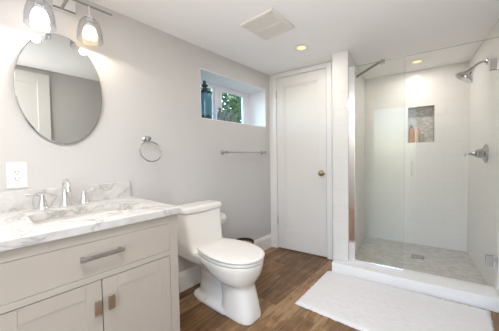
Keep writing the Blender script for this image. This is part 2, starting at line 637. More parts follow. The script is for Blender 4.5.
def sash(y0, y1, z0, z1, w, x):
    bb = NB()
    box(bb, x - .03, x, y0, y0 + w, z0, z1, 0.003)
    box(bb, x - .03, x, y1 - w, y1, z0, z1, 0.003)
    box(bb, x - .03, x, y0 + w, y1 - w, z0, z0 + w, 0.003)
    box(bb, x - .03, x, y0 + w, y1 - w, z1 - w, z1, 0.003)
    s = struct('sash', bb, M['reveal'], parent=win)
    bb = NB()
    box(bb, x - .018, x - .014, y0 + w, y1 - w, z0 + w, z1 - w)
    struct('pane', bb, M['pane'], parent=s)


sash(1.80, 2.212, WZ0 + .02, WZ1 - .03, 0.034, xw + 0.008)
sash(1.390, 1.735, WZ0 + .02, WZ1 - .03, 0.022, xw - 0.01)
b = NB()
box(b, xw + 0.006, xw + 0.02, 2.19, 2.205, 1.63, 1.70, 0.003)
struct('latch', b, M['reveal'], parent=win)

# outside: ground, retaining wall, shrubs
b = NB(); box(b, -6, -0.34, -2, 7, 1.20, 1.32)
struct('lawn', b, M['soil'])


def leafy(bm, c, rad, n, size):
    for i in range(n):
        d = Vector((random.gauss(0, 1), random.gauss(0, 1), random.gauss(0, 1))).normalized()
        p = Vector(c) + Vector((d.x * rad[0], d.y * rad[1], d.z * rad[2])) * (0.35 + 0.65 * random.random() ** 0.5)
        u = Vector((random.gauss(0, 1), random.gauss(0, 1), random.gauss(0, 1))).normalized()
        v = u.orthogonal().normalized()
        w = u.cross(v)
        s = size * (0.6 + 0.8 * random.random())
        q = [p - u * s, p - u * s * .2 + v * s * .42 + w * s * .1, p + u * s, p - u * s * .2 - v * s * .42 + w * s * .1]
        f = [bm.verts.new(x) for x in q]
        bm.faces.new((f[0], f[1], f[2]))
        bm.faces.new((f[0], f[2], f[3]))


for i, (c, rad, n, lab) in enumerate((
        ((-1.25, 2.75, 2.02), (0.45, 0.52, 0.66), 1300, 'dense green shrub outside behind the three little bottles'),
        ((-1.75, 4.0, 2.0), (0.5, 0.6, 0.66), 900, 'green shrub outside at the right edge of the window pane'),
        ((-2.1, 1.55, 1.8), (0.45, 0.5, 0.48), 600, 'green shrub outside behind the teal glass jar'))):
    t = thing('shrub', lab, 'shrub', (c[0], c[1], 1.32), group=None)
    b = NB(); leafy(b, c, rad, n, 0.055)
    part('foliage', b, M['leaf'], t, smooth=False)
    b = NB()
    tube(b, [(c[0], c[1], 1.31), (c[0] + .02, c[1], 1.6), (c[0], c[1] + .02, c[2])], [0.03, 0.022, 0.012], 8)
    tube(b, [(c[0], c[1], 1.45), (c[0] + .12, c[1] + .1, 1.8)], [0.015, 0.008], 6)
    part('stem', b, M['bark'], t)

# ------------------------------------------------------------------ lamps: recessed cans
def can_light(org, frame, label, power, lens=True):
    s, t, z = org
    root = thing('recessed_light', label, 'ceiling light', (s, t, ZC), frame, 'recessed ceiling lights')
    b = NB()
    lathe(b, [(0.045, -0.001), (0.066, -0.001), (0.066, -0.004), (0.060, -0.007), (0.044, -0.006), (0.042, -0.001)], (s, t, ZC), 'Z', 32, False, False)
    part('trim_ring', b, M['plast'], root)
    b = NB()
    lathe(b, [(0.0, -0.004), (0.026, -0.0035), (0.043, -0.002)], (s, t, ZC), 'Z', 32, False, False)
    part('lens', b, M['can'], root, 'glowing warm lens')
    ld = bpy.data.lights.new('lamp', 'AREA')
    ld.shape = 'DISK'; ld.size = 0.06; ld.energy = power; ld.color = CAN_COLOR
    lo = bpy.data.objects.new('lamp', ld); C.objects.link(lo)
    lo.parent = root
    lo.location = (0, 0, -0.012)
    return root


can_light((0.657, 1.985, 0), 'W', 'lit recessed ceiling light between the vent cover and the white door', CAN_POWER * 0.35)
can_light((1.484, 0.542, 0), 'B', 'lit recessed ceiling light over the shower, seen through the glass', CAN_POWER * 0.4)
can_light((1.30, 0.12, 0), 'W', 'added recessed fill light out of view, nearest the camera', CAN_POWER * 1.2)  # added lamp out of view, brightens the room from the front
can_light((0.80, -0.25, 0), 'W', 'added recessed fill light behind the camera, left of the framed picture', CAN_POWER * 1.2)  # second added lamp, unseen, evens out the room light

# ------------------------------------------------------------------ vent cover
t = thing('vent_cover', 'white square exhaust fan grille on the ceiling', 'vent', (0.655, 1.475, ZC))
fx0, fx1, fy0, fy1 = 0.515, 0.798, 1.325, 1.628
b = NB()
w = 0.028
box(b, fx0, fx1, fy0, fy0 + w, ZC - 0.020, ZC, 0.005)
box(b, fx0, fx1, fy1 - w, fy1, ZC - 0.020, ZC, 0.005)
box(b, fx0, fx0 + w, fy0 + .01, fy1 - .01, ZC - 0.020, ZC, 0.005)
box(b, fx1 - w, fx1, fy0 + .01, fy1 - .01, ZC - 0.020, ZC, 0.005)
box(b, fx0 + .01, fx1 - .01, 1.462, 1.492, ZC - 0.019, ZC, 0.003)
part('frame', b, M['grille'], t)
b = NB()
ny = 11
for ya, yb_ in ((fy0 + w, 1.462), (1.492, fy1 - w)):
    for i in range(ny):
        y = ya + (yb_ - ya) * (i + .5) / ny
        box(b, fx0 + w, fx1 - w, y - .0035, y + .0035, ZC - 0.016, ZC - 0.006)
part('grille', b, M['grille'], t)
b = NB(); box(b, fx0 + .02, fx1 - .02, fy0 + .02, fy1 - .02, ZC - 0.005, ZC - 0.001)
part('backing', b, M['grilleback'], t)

# ------------------------------------------------------------------ vanity
CY = 0.355
XF = 0.605
t = thing('vanity_cabinet', 'cream painted bathroom vanity cabinet under the marble top', 'cabinet', (0.30, CY, 0))
V0, V1 = -0.020, 0.698
b = NB()
box(b, 0.02, XF - 0.022, V0, V0 + 0.016, 0.09, 0.815)
box(b, 0.02, XF - 0.022, V1 - 0.016, V1, 0.09, 0.815)
box(b, 0.02, 0.032, V0, V1, 0.09, 0.815)
box(b, 0.02, XF - 0.022, V0, V1, 0.09, 0.106)
# face frame
box(b, XF - 0.02, XF, V0, 0.022, 0.09, 0.815, 0.001)
box(b, XF - 0.02, XF, 0.658, V1, 0.09, 0.815, 0.001)
box(b, XF - 0.02, XF, 0.020, 0.66, 0.772, 0.815, 0.001)
box(b, XF - 0.02, XF, 0.020, 0.66, 0.605, 0.630, 0.001)
box(b, XF - 0.02, XF, 0.020, 0.66, 0.09, 0.135, 0.001)
# recessed side panel frame
for ya, yb_ in ((V1 - 0.001, V1 + 0.006),):
    box(b, 0.02, 0.08, ya, yb_, 0.09, 0.815, 0.001)
    box(b, XF - 0.06, XF, ya, yb_, 0.09, 0.815, 0.001)
    box(b, 0.08, XF - 0.06, ya, yb_, 0.745, 0.815, 0.001)
    box(b, 0.08, XF - 0.06, ya, yb_, 0.09, 0.16, 0.001)
part('body', b, M['cab'], t)
for lx in (0.06, XF - 0.035):
    for ly in (0.02, 0.66):
        b = NB(); box(b, lx - .03, lx + .03, ly - .03, ly + .03, 0, 0.095, 0.004)
        part('leg', b, M['cab'], t)
# drawer
b = NB()
box(b, XF - 0.02, XF - 0.002, 0.0230, 0.6570, 0.6315, 0.7707, 0.001)
dr = part('drawer', b, M['cab'], t)
b = NB()
hy0, hy1 = 0.260, 0.424
box(b, XF + 0.022, XF + 0.031, hy0, hy1, 0.706, 0.722, 0.002)
box(b, XF - 0.004, XF + 0.024, hy0 + .006, hy0 + .018, 0.708, 0.720, 0.001)
box(b, XF - 0.004, XF + 0.024, hy1 - .018, hy1 - .006, 0.708, 0.720, 0.001)
part('handle', b, M['pewter'], dr, 'chrome flat bar handle')
for a0, a1, hy in ((0.0240, 0.3385, 0.318), (0.3415, 0.6560, 0.369)):
    b = NB()
    z0, z1 = 0.138, 0.602
    box(b, XF - 0.02, XF - 0.0045, a0 + .04, a1 - .04, z0 + .04, z1 - .04)
    sw = 0.058
    box(b, XF - 0.02, XF - 0.002, a0, a0 + sw, z0, z1, 0.0015)
    box(b, XF - 0.02, XF - 0.002, a1 - sw, a1, z0, z1, 0.0015)
    box(b, XF - 0.02, XF - 0.002, a0 + sw, a1 - sw, z0, z0 + sw, 0.0015)
    box(b, XF - 0.02, XF - 0.002, a0 + sw, a1 - sw, z1 - sw, z1, 0.0015)
    d = part('door', b, M['cab'], t)
    b = NB()
    zc = 0.500 if hy > .35 else 0.496
    box(b, XF - 0.004, XF + 0.016, hy - .005, hy + .005, zc - .012, zc + .012)
    box(b, XF + 0.014, XF + 0.021, hy - .013, hy + .013, zc - .029, zc + .029, 0.0015)
    part('handle', b, M['nickel'], d, 'small brushed nickel tab pull')
# dark sheet that paints shade into the gaps around the fronts
b = NB(); box(b, XF - 0.0218, XF - 0.0208, 0.02, 0.66, 0.13, 0.775)
part('gap_shade', b, M['gap'], t)

# countertop
ZT = 0.851
t = thing('vanity_countertop', 'white veined marble vanity top with undermount sink', 'countertop', (0.31, CY, 0.815))
SX0, SX1, SY0, SY1 = 0.205, 0.47, 0.158, 0.552


def rrect(x0, x1, y0, y1, r, z, n=5):
    out = []
    for cx, cy, a0 in ((x1 - r, y1 - r, 0), (x0 + r, y1 - r, PI / 2), (x0 + r, y0 + r, PI), (x1 - r, y0 + r, 1.5 * PI)):
        for i in range(n + 1):
            a = a0 + (PI / 2) * i / n
            out.append((cx + r * math.cos(a), cy + r * math.sin(a), z))
    return out


b = NB()
X0, X1, Y0, Y1 = 0.0, 0.622, -0.034, 0.712
# ring slab with a rounded sink cutout
ti = rrect(SX0, SX1, SY0, SY1, 0.035, ZT)
bi = rrect(SX0, SX1, SY0, SY1, 0.035, ZT - 0.035)
e = 0.004
outs = [rrect(X0, X1, Y0, Y1, 0.006, ZT - 0.035), rrect(X0, X1, Y0, Y1, 0.006, ZT - e), rrect(X0 + e, X1 - e, Y0 + e, Y1 - e, 0.006, ZT)]
loft(b, [bi] + outs + [ti], close=True)
part('slab', b, M['marble'], t)
b = NB(); box(b, 0.0005, 0.022, -0.034, 0.712, ZT - 0.001, ZT + 0.100, 0.002)
part('backsplash', b, M['marble'], t)
b = NB()
g = 0.008
rings = [rrect(SX0 - g, SX1 + g, SY0 - g, SY1 + g, 0.04, ZT - 0.0355), rrect(SX0 - g, SX1 + g, SY0 - g, SY1 + g, 0.04, ZT - 0.05),
         rrect(SX0 + .0, SX1 - .0, SY0 + .0, SY1 - .0, 0.05, ZT - 0.14), rrect(SX0 + .03, SX1 - .03, SY0 + .03, SY1 - .03, 0.06, ZT - 0.165),
         rrect(SX0 + .11, SX1 - .11, SY0 + .17, SY1 - .17, 0.015, ZT - 0.172)]
loft(b, rings, cap0=False, cap1=True)
bas = part('basin', b, M['porc'], t, 'white rectangular porcelain basin')
b = NB(); lathe(b, [(0.022, 0), (0.022, 0.004), (0.012, 0.006)], ((SX0 + SX1) / 2, CY, ZT - 0.172), 'Z', 20)
part('drain', b, M['chrome'], bas)

# faucet
fy = 0.331
FX = 0.088
t = thing('faucet', 'chrome widespread faucet with arched spout and two lever handles', 'faucet', (FX, fy, ZT))
b = NB()
lathe(b, [(0.034, 0), (0.034, 0.004), (0.026, 0.009), (0.020, 0.028), (0.0155, 0.058), (0.0135, 0.085)], (FX, fy, ZT), 'Z', 24)
pts = [(FX, fy, ZT + 0.08), (FX, fy, ZT + 0.100)]
pts += [(FX + 0.038 - 0.038 * math.cos(a), fy, ZT + 0.106 + 0.038 * math.sin(a)) for a in [PI * i / 10 for i in range(1, 10)]]
pts += [(FX + 0.078, fy, ZT + 0.100), (FX + 0.080, fy, ZT + 0.088)]
tube(b, pts, [0.0135, 0.0132] + [0.013] * 9 + [0.0145, 0.015], 14)
part('spout', b, M['chrome'], t)
for sy, dy in ((fy - 0.095, -1), (fy + 0.093, 1)):
    b = NB()
    lathe(b, [(0.029, 0), (0.029, 0.003), (0.024, 0.010), (0.017, 0.035), (0.0115, 0.060), (0.013, 0.067), (0.010, 0.075), (0.002, 0.079)], (0.073, sy, ZT), 'Z', 20)
    hd = part('handle', b, M['chrome'], t)
    b = NB()
    tube(b, [(0.073, sy, ZT + 0.069), (0.074, sy + dy * .03, ZT + 0.075), (0.076, sy + dy * .058, ZT + 0.081), (0.077, sy + dy * .066, ZT + .082)], [0.005, 0.006, 0.0075, 0.003], 10)
    part('lever', b, M['chrome'], hd)

# ------------------------------------------------------------------ mirror (leans forward by a degree)
t = thing('mirror', 'frameless oval wall mirror above the vanity', 'mirror', (0.0, CY, 1.202))


def oval(x, ry, rz, n=72):
    return [(x, CY + ry * math.cos(2 * PI * i / n), 1.508 + rz * math.sin(2 * PI * i / n)) for i in range(n)]


b = NB(); loft(b, [oval(0.003, 0.14, 0.24), oval(0.012, 0.14, 0.24)])
part('backing', b, M['backing'], t)
b = NB(); loft(b, [oval(0.012, 0.200, 0.306), oval(0.015, 0.2015, 0.3075), oval(0.0165, 0.2005, 0.3065), oval(0.0180, 0.1965, 0.3025)])
part('mirror_glass', b, M['mirror'], t, smooth=False)
t.rotation_euler = (0, math.radians(1.0), 0)

# ------------------------------------------------------------------ vanity light
LZ = 1.800
LX = 0.098
t = thing('vanity_light', 'chrome two-lamp bath light bar with clear bell shades above the mirror', 'wall light', (0.0, 0.365, 2.0))
b = NB(); box(b, 0.0, 0.022, 0.325, 0.435, 1.955, 2.055, 0.004)
part('backplate', b, M['chrome'], t)
b = NB()
tube(b, [(0.02, 0.38, 2.003), (LX, 0.38, 2.003)], 0.008, 12)
tube(b, [(LX, 0.13, 2.003), (LX, 0.603, 2.003)], 0.006, 12)
part('bar', b, M['steel'], t)
for ly, mat, col, pw, lab in ((0.257, M['bulb_cool'], (1.0, 0.97, 0.96), 1.6, 'bright white lamp'), (0.480, M['bulb_warm'], (1.0, 0.86, 0.68), 1.3, 'warm glowing lamp')):
    b = NB()
    tube(b, [(LX, ly, 2.003), (LX, ly, 1.925)], 0.006, 10)
    lathe(b, [(0.010, 1.945), (0.018, 1.940), (0.021, 1.925), (0.021, 1.905), (0.016, 1.900)], (LX, ly, 0), 'Z', 20)
    sk = part('socket', b, M['chrome'], t)
    b = NB()
    pr = [(0.020, 1.930), (0.036, 1.924), (0.050, 1.905), (0.059, 1.875), (0.064, 1.840), (0.066, LZ)]
    pr2 = [(r - 0.0025, z) for r, z in reversed(pr)]
    lathe(b, pr + pr2, (LX, ly, 0), 'Z', 32, False, False)
    part('shade', b, M['shade'], sk, 'clear glass bell shade')
    b = NB()
    lathe(b, [(0.017, 1.901), (0.020, 1.890), (0.024, 1.880)], (LX, ly, 0), 'Z', 24)
    part('collar', b, M['plast'], sk)
    b = NB()
    lathe(b, [(0.024, 1.8795), (0.031, 1.865), (0.038, 1.840), (0.039, 1.828), (0.036, 1.819), (0.024, 1.815), (0.001, 1.814)], (LX, ly, 0), 'Z', 24)
    part('lamp', b, mat, sk, lab)
    ld = bpy.data.lights.new('lamp', 'SPOT')
    ld.energy = pw; ld.color = col; ld.spot_size = math.radians(174); ld.spot_blend = 0.04
    ld.shadow_soft_size = 0.02
    lo = bpy.data.objects.new('lamp_light', ld); C.objects.link(lo)
    lo.parent = t
    lo.location = (LX, ly - 0.365, LZ - 0.02 - 2.0)

# ------------------------------------------------------------------ outlet
t = thing('wall_outlet', 'white electrical outlet plate on the wall above the backsplash', 'outlet', (0, 0.151, 1.032))
b = NB(); box(b, 0, 0.006, 0.112, 0.191, 0.966, 1.100, 0.002)
part('plate', b, M['plast'], t)
b = NB(); box(b, 0.005, 0.009, 0.133, 0.170, 0.998, 1.068, 0.0015)
rc = part('receptacle', b, M['plast'], t)
b = NB()
for zc in (1.016, 1.050):
    box(b, 0.0088, 0.0094, 0.143, 0.1455, zc - .005, zc + .005)
    box(b, 0.0088, 0.0094, 0.157, 0.1595, zc - .004, zc + .004)
    box(b, 0.0088, 0.0094, 0.149, 0.1535, zc - .013, zc - .009)
part('slot', b, M['slot'], rc)

# ------------------------------------------------------------------ towel ring
t = thing('towel_ring', 'chrome towel ring on the wall between mirror and toilet', 'towel ring', (0, 0.84, 1.245))
b = NB()
lathe(b, [(0.026, 0), (0.026, 0.006), (0.013, 0.014), (0.011, 0.04), (0.016, 0.046), (0.016, 0.060), (0.006, 0.064)], (0, 0.838, 1.252), 'X', 20)
part('mount', b, M['pewter'], t)
b = NB()
tube(b, [(0.052 + 0.014 * (1 - math.cos(a)), 0.845 + 0.079 * math.sin(a), 1.160 + 0.072 * math.cos(a)) for a in [2 * PI * i / 40 for i in range(40)]], 0.0048, 10, closed=True)
part('ring', b, M['pewter'], t)

# ------------------------------------------------------------------ towel bar
t = thing('towel_bar', 'chrome towel bar on the wall below the window', 'towel bar', (0, 1.9, 1.16))
for y in (1.60, 2.215):
    b = NB()
    lathe(b, [(0.024, 0), (0.024, 0.006), (0.011, 0.014), (0.009, 0.045), (0.013, 0.050), (0.013, 0.066), (0.006, 0.070)], (0, y, 1.158), 'X', 20)
    part('post', b, M['pewter'], t)
b = NB(); tube(b, [(0.058, 1.60, 1.158), (0.058, 2.215, 1.158)], 0.0065, 12)
part('bar', b, M['pewter'], t)

# ------------------------------------------------------------------ jar and bottles on the window ledge
ZS = WZ0 + 0.006
t = thing('glass_jar', 'tall teal glass jar with a knobbed lid on the window ledge', 'jar', (-0.095, 1.472, ZS))
jc = (-0.095, 1.474, ZS)
b = NB()
lathe(b, [(0.058, 0), (0.066, 0.004), (0.066, 0.04)], jc, 'Z', 28)
part('foot', b, M['tealdark'], t, 'dark glass foot of the jar')
b = NB()
lathe(b, [(0.064, 0.039), (0.068, 0.06), (0.070, 0.15), (0.068, 0.235), (0.058, 0.255)], jc, 'Z', 28)
part('body', b, M['teal'], t)
b = NB()
lathe(b, [(0.070, 0.247), (0.074, 0.255), (0.070, 0.266), (0.045, 0.282), (0.024, 0.290), (0.019, 0.302), (0.021, 0.312), (0.032, 0.322), (0.033, 0.332), (0.022, 0.340), (0.013, 0.348), (0.017, 0.358), (0.014, 0.370), (0.003, 0.376)], jc, 'Z', 28)
part('lid', b, M['tealdark'], t)

bottle_spots = ((-0.125, 1.690, 'leftmost of the three small grey green bottles on the window ledge'),
                (-0.120, 1.785, 'middle one of the three small grey green bottles on the window ledge'),
                (-0.110, 1.862, 'rightmost of the three small grey green bottles on the window ledge'))
proto = None
for bx, by, lab in bottle_spots:
    if proto is None:
        t = thing('bottle', lab, 'bottle', (bx, by, ZS), group='small bottles on the window ledge')
        b = NB()
        lathe(b, [(0.036, 0), (0.042, 0.006), (0.042, 0.05), (0.036, 0.085), (0.019, 0.115), (0.013, 0.125), (0.013, 0.138)], (bx, by, ZS), 'Z', 24)
        body_ = part('body', b, M['sage'], t)
        b = NB()
        lathe(b, [(0.0145, 0.136), (0.018, 0.139), (0.018, 0.146), (0.0145, 0.149), (0.010, 0.149)], (bx, by, ZS), 'Z', 20)
        lip_ = part('lip', b, M['sage'], t)
        proto = t
    else:
        t = proto.copy(); C.objects.link(t)
        t.location = (bx, by, ZS); t['label'] = lab
        for src in (body_, lip_):
            c = src.copy(); C.objects.link(c); c.parent = t

# ------------------------------------------------------------------ toilet
TY = 1.215
t = thing('toilet', 'white one-piece toilet with closed lid against the wall', 'toilet', (0.38, TY, 0))


def ell(x0, x1, hw, z, n=36, p=2.3, back=None):
    """rounded outline from x0 to x1; p squares the sides; back = half width kept at the rear end"""
    cx, rx = (x0 + x1) / 2, (x1 - x0) / 2
    out = []
    for i in range(n):
        a = 2 * PI * i / n
        ca, sa = math.cos(a), math.sin(a)
        q = p
        if back and ca < 0:
            q = back
        x = cx + rx * math.copysign(abs(ca) ** (2 / q), ca)
        y = TY + hw * math.copysign(abs(sa) ** (2 / q), sa)
        out.append((x, y, z))
    return out


b = NB()
# front pedestal and bowl
loft(b, [ell(0.43, 0.722, 0.100, 0.0, p=3.2), ell(0.432, 0.720, 0.100, 0.02, p=3.2), ell(0.44, 0.706, 0.094, 0.10, p=3.0), ell(0.43, 0.686, 0.089, 0.18, p=2.8),
         ell(0.42, 0.678, 0.090, 0.225, p=2.6), ell(0.36, 0.696, 0.132, 0.255, p=2.3), ell(0.33, 0.708, 0.146, 0.272, p=2.3), ell(0.28, 0.728, 0.164, 0.31, p=2.2), ell(0.25, 0.742, 0.176, 0.36, p=2.2, back=3.5),
         ell(0.235, 0.745, 0.177, 0.392, p=2.2, back=3.5)])
# trapway behind it
loft(b, [ell(0.13, 0.52, 0.075, 0.0, p=3.5), ell(0.14, 0.52, 0.062, 0.05, p=3), ell(0.16, 0.52, 0.058, 0.15, p=3), ell(0.15, 0.50, 0.070, 0.24, p=3), ell(0.05, 0.5, 0.120, 0.31, p=3), ell(0.02, 0.5, 0.155, 0.345, p=4)])
# low foot plate
loft(b, [ell(0.105, 0.60, 0.108, 0.0, p=4), ell(0.105, 0.60, 0.108, 0.022, p=4), ell(0.12, 0.58, 0.098, 0.035, p=4)])
# deck and tank
loft(b, [ell(0.012, 0.34, 0.150, 0.315, p=5), ell(0.012, 0.36, 0.168, 0.345, p=5), ell(0.012, 0.36, 0.172, 0.39, p=5), ell(0.012, 0.34, 0.170, 0.396, p=5)])
loft(b, [ell(0.012, 0.262, 0.170, 0.33, p=6), ell(0.012, 0.258, 0.172, 0.40, p=6), ell(0.012, 0.236, 0.175, 0.45, p=6), ell(0.012, 0.215, 0.182, 0.58, p=6), ell(0.012, 0.200, 0.188, 0.683, p=6)])
body = part('body', b, M['porc'], t)
body.modifiers.clear()
rm = body.modifiers.new('remesh', 'REMESH'); rm.mode = 'VOXEL'; rm.voxel_size = 0.008; rm.use_smooth_shade = True
sm = body.modifiers.new('smooth', 'CORRECTIVE_SMOOTH') if False else body.modifiers.new('smooth', 'SMOOTH')
sm.factor = 0.5; sm.iterations = 6
b = NB()
loft(b, [ell(0.010, 0.208, 0.194, 0.684, p=6), ell(0.008, 0.212, 0.197, 0.690, p=6), ell(0.008, 0.212, 0.197, 0.712, p=6), ell(0.010, 0.208, 0.194, 0.722, p=6), ell(0.02, 0.196, 0.183, 0.729, p=6), ell(0.05, 0.16, 0.15, 0.731, p=6)])
part('tank_lid', b, M['porc'], t)


def seat_out(x0, x1, hwb, hw, z, n=44):
    """D outline: straight back edge of half width hwb, widening to hw, rounded front"""
    xm = x0 + (x1 - x0) * 0.47
    out = []
    for i in range(n // 2 + 1):
        a = -PI / 2 + PI * i / (n // 2)
        out.append((xm + (x1 - xm) * abs(math.cos(a)) ** (2 / 2.15), TY + hw * math.copysign(abs(math.sin(a)) ** (2 / 2.15), math.sin(a)), z))
    for i in range(1, 8):
        u = i / 8
        out.append((xm + (x0 + .012 - xm) * u, TY + hw + (hwb - hw) * (u ** 2.0), z))
    for i in range(0, 5):
        out.append((x0, TY + hwb * .96 * (1 - 2 * i / 4), z))
    for i in range(7, 0, -1):
        u = i / 8
        out.append((xm + (x0 + .012 - xm) * u, TY - hw - (hwb - hw) * (u ** 2.0), z))
    return out


b = NB()
loft(b, [seat_out(0.275, 0.744, 0.135, 0.174, 0.396), seat_out(0.270, 0.750, 0.14, 0.180, 0.401), seat_out(0.270, 0.750, 0.14, 0.180, 0.411), seat_out(0.275, 0.744, 0.135, 0.174, 0.416)])
part('seat', b, M['seat'], t)
b = NB()
loft(b, [seat_out(0.268, 0.748, 0.135, 0.178, 0.4195), seat_out(0.262, 0.755, 0.14, 0.184, 0.425), seat_out(0.262, 0.755, 0.14, 0.184, 0.433),
         seat_out(0.268, 0.747, 0.135, 0.177, 0.441), seat_out(0.295, 0.715, 0.12, 0.155, 0.4455), seat_out(0.33, 0.64, 0.08, 0.10, 0.447)])
part('seat_lid', b, M['seat'], t)
for dy in (-0.075, 0.075):
    b = NB(); tube(b, [(0.272, TY + dy - .022, 0.412), (0.272, TY + dy + .022, 0.412)], 0.011, 12)
    part('seat_hinge', b, M['seat'], t)
for dy in (-0.088, 0.088):
    b = NB(); lathe(b, [(0.013, 0), (0.012, 0.010), (0.007, 0.016), (0.001, 0.017)], (0.30, TY + dy, 0.03), 'Z', 14)
    part('bolt_cap', b, M['porc'], t)

# water supply stop and hose behind the toilet
t = thing('water_supply', 'small chrome shut-off valve and hose at the wall behind the toilet', 'valve', (0.016, 1.03, 0.2))
b = NB()
lathe(b, [(0.026, 0), (0.024, 0.004), (0.008, 0.008), (0.008, 0.05)], (0.0, 0.972, 0.215), 'X', 16)
lathe(b, [(0.012, 0), (0.012, 0.045)], (0.055, 0.972, 0.195), 'Z', 14)
part('valve_body', b, M['chrome'], t)
b = NB(); lathe(b, [(0.018, 0), (0.02, 0.004), (0.016, 0.012)], (0.064, 0.972, 0.215), 'X', 14)
part('valve_knob', b, M['chrome'], t)
b = NB(); tube(b, [(0.055, 0.972, 0.235), (0.055, 0.972, 0.265), (0.06, 0.985, 0.30), (0.065, 1.01, 0.322), (0.066, 1.030, 0.325)], 0.005, 10)
part('hose', b, M['hose'], t)

# toilet paper roll on its holder, past the tank
t = thing('toilet_paper_holder', 'chrome toilet paper holder on the wall past the toilet tank', 'paper holder', (0, 1.5, 0.56))
b = NB()
lathe(b, [(0.022, 0), (0.022, 0.006), (0.009, 0.012), (0.009, 0.07)], (0, 1.552, 0.552), 'X', 16)
tube(b, [(0.065, 1.556, 0.552), (0.065, 1.425, 0.552)], 0.007, 12)
part('arm', b, M['chrome'], t)
t = thing('toilet_paper_roll', 'white toilet paper roll on the wall holder past the tank', 'toilet paper', (0.065, 1.48, 0.552))
b = NB()
lathe(b, [(0.0215, -0.048), (0.050, -0.048), (0.052, -0.044), (0.052, 0.044), (0.050, 0.048), (0.0215, 0.048), (0.0215, -0.048)], (0.065, 1.478, 0.552 - 0.0105), 'Y', 32, False, False)
part('paper', b, M['paper'], t)
b = NB()
lathe(b, [(0.0210, -0.049), (0.0213, -0.049), (0.0213, 0.049), (0.0210, 0.049), (0.0195, 0.0), (0.0195, -0.049)], (0.065, 1.478, 0.552 - 0.0105), 'Y', 24, False, False)
part('core', b, M['card'], t)

# waste basket behind the toilet
t = thing('waste_basket', 'small dark brown waste basket on the floor past the toilet', 'waste basket', (0.135, 1.74, 0))
bc = (0.135, 1.735, 0)
b = NB()
lathe(b, [(0.076, 0.0), (0.080, 0.004), (0.100, 0.262), (0.104, 0.266), (0.104, 0.276), (0.098, 0.276), (0.095, 0.262), (0.075, 0.010), (0.001, 0.008)], bc, 'Z', 28, True, False)
part('body', b, M['bin'], t)
b = NB()
lathe(b, [(0.0935, 0.250), (0.06, 0.262), (0.02, 0.266), (0.001, 0.266)], bc, 'Z', 24, False, False)
part('liner', b, M['liner'], t)

# ------------------------------------------------------------------ bath mat
t_r = bpy.data.meshes.new('bath_rug')
b = NB()
q = [Vector((0.818, 1.547, 0)), Vector((1.922, 1.585, 0)), Vector((1.918, 2.322, 0)), Vector((0.800, 2.190, 0))]
NX, NY = 90, 60
grid = []
for i in range(NX + 1):
    row = []
    for j in range(NY + 1):
        u, v = i / NX, j / NY
        p = (q[0] * (1 - u) + q[1] * u) * (1 - v) + (q[3] * (1 - u) + q[2] * u) * v
        ed = min(min(u, 1 - u) * 1.1, min(v, 1 - v) * 0.7)
        h = 0.018 * min(1, (ed / 0.022)) ** 0.5 if ed > 0 else 0.002
        wob = 0.004 if 0 < i < NX and 0 < j < NY else 0.003
        row.append(b.verts.new((p.x + random.uniform(-wob, wob), p.y + random.uniform(-wob, wob) * (0 if j == NY else 1), max(0.003, h + (random.uniform(-.0025, .0025) if ed > 0 else 0)))))
    grid.append(row)
for i in range(NX):
    for j in range(NY):
        b.faces.new((grid[i][j], grid[i + 1][j], grid[i + 1][j + 1], grid[i][j + 1]))
# underside and rim down to the floor
rim = [grid[i][0] for i in range(NX)] + [grid[NX][j] for j in range(NY)] + [grid[i][NY] for i in range(NX, 0, -1)] + [grid[0][j] for j in range(NY, 0, -1)]
low = [b.verts.new((v.co.x, v.co.y, 0.0005)) for v in rim]
for i in range(len(rim)):
    j = (i + 1) % len(rim)
    b.faces.new((rim[j], rim[i], low[i], low[j]))
b.faces.new(low)
rug = bpy.data.objects.new('bath_mat', finish(b, 'bath_mat', M['rug'], True, 180))
C.objects.link(rug)
tag(rug, 'large white cotton bath mat on the floor before the shower curb', 'bath mat')

# ------------------------------------------------------------------ shower glass
GT = -0.160
ZG0, ZG1 = 0.108, 1.93
t = thing('shower_screen', 'fixed clear glass shower panel at the left beside the chrome post', 'shower glass', (1.2, GT, 0.098), 'B')
b = NB(); box(b, 0.975, 1.378, GT - .005, GT + .005, ZG0, ZG1)
part('pane', b, M['glassgreen'], t)
b = NB(); box(b, 1.378, 1.3795, GT - .005, GT + .005, ZG0, ZG1); box(b, 0.975, 1.3795, GT - .005, GT + .005, ZG1, ZG1 + .0015)
part('polished_edge', b, M['glassedge'], t, 'greenish polished glass edge')
b = NB()
box(b, 0.955, 0.992, GT - .014, GT + .014, 0.098, ZG1 + .002, 0.002)
box(b, 0.936, 0.957, GT - .010, GT + .010, 0.098, ZG1 + .002, 0.001)
part('wall_post', b, M['chrome'], t, 'chrome wall channel post')
b = NB(); box(b, 0.992, 1.376, GT - .010, GT + .010, 0.098, 0.116, 0.002)
part('bottom_channel', b, M['chrome'], t, 'chrome bottom channel')
b = NB()
tube(b, [(0.936, 0.30, 1.975), (1.215, GT, ZG1 + .004)], 0.0115, 12)
lathe(b, [(0.02, 0), (0.02, 0.008), (0.01, 0.012)], (0.935, 0.30, 1.975), 'X', 16)
box(b, 1.20, 1.235, GT - .012, GT + .012, ZG1 - .025, ZG1 + .010, 0.003)
part('brace_bar', b, M['steel'], t, 'grey metal brace bar from panel to wall')

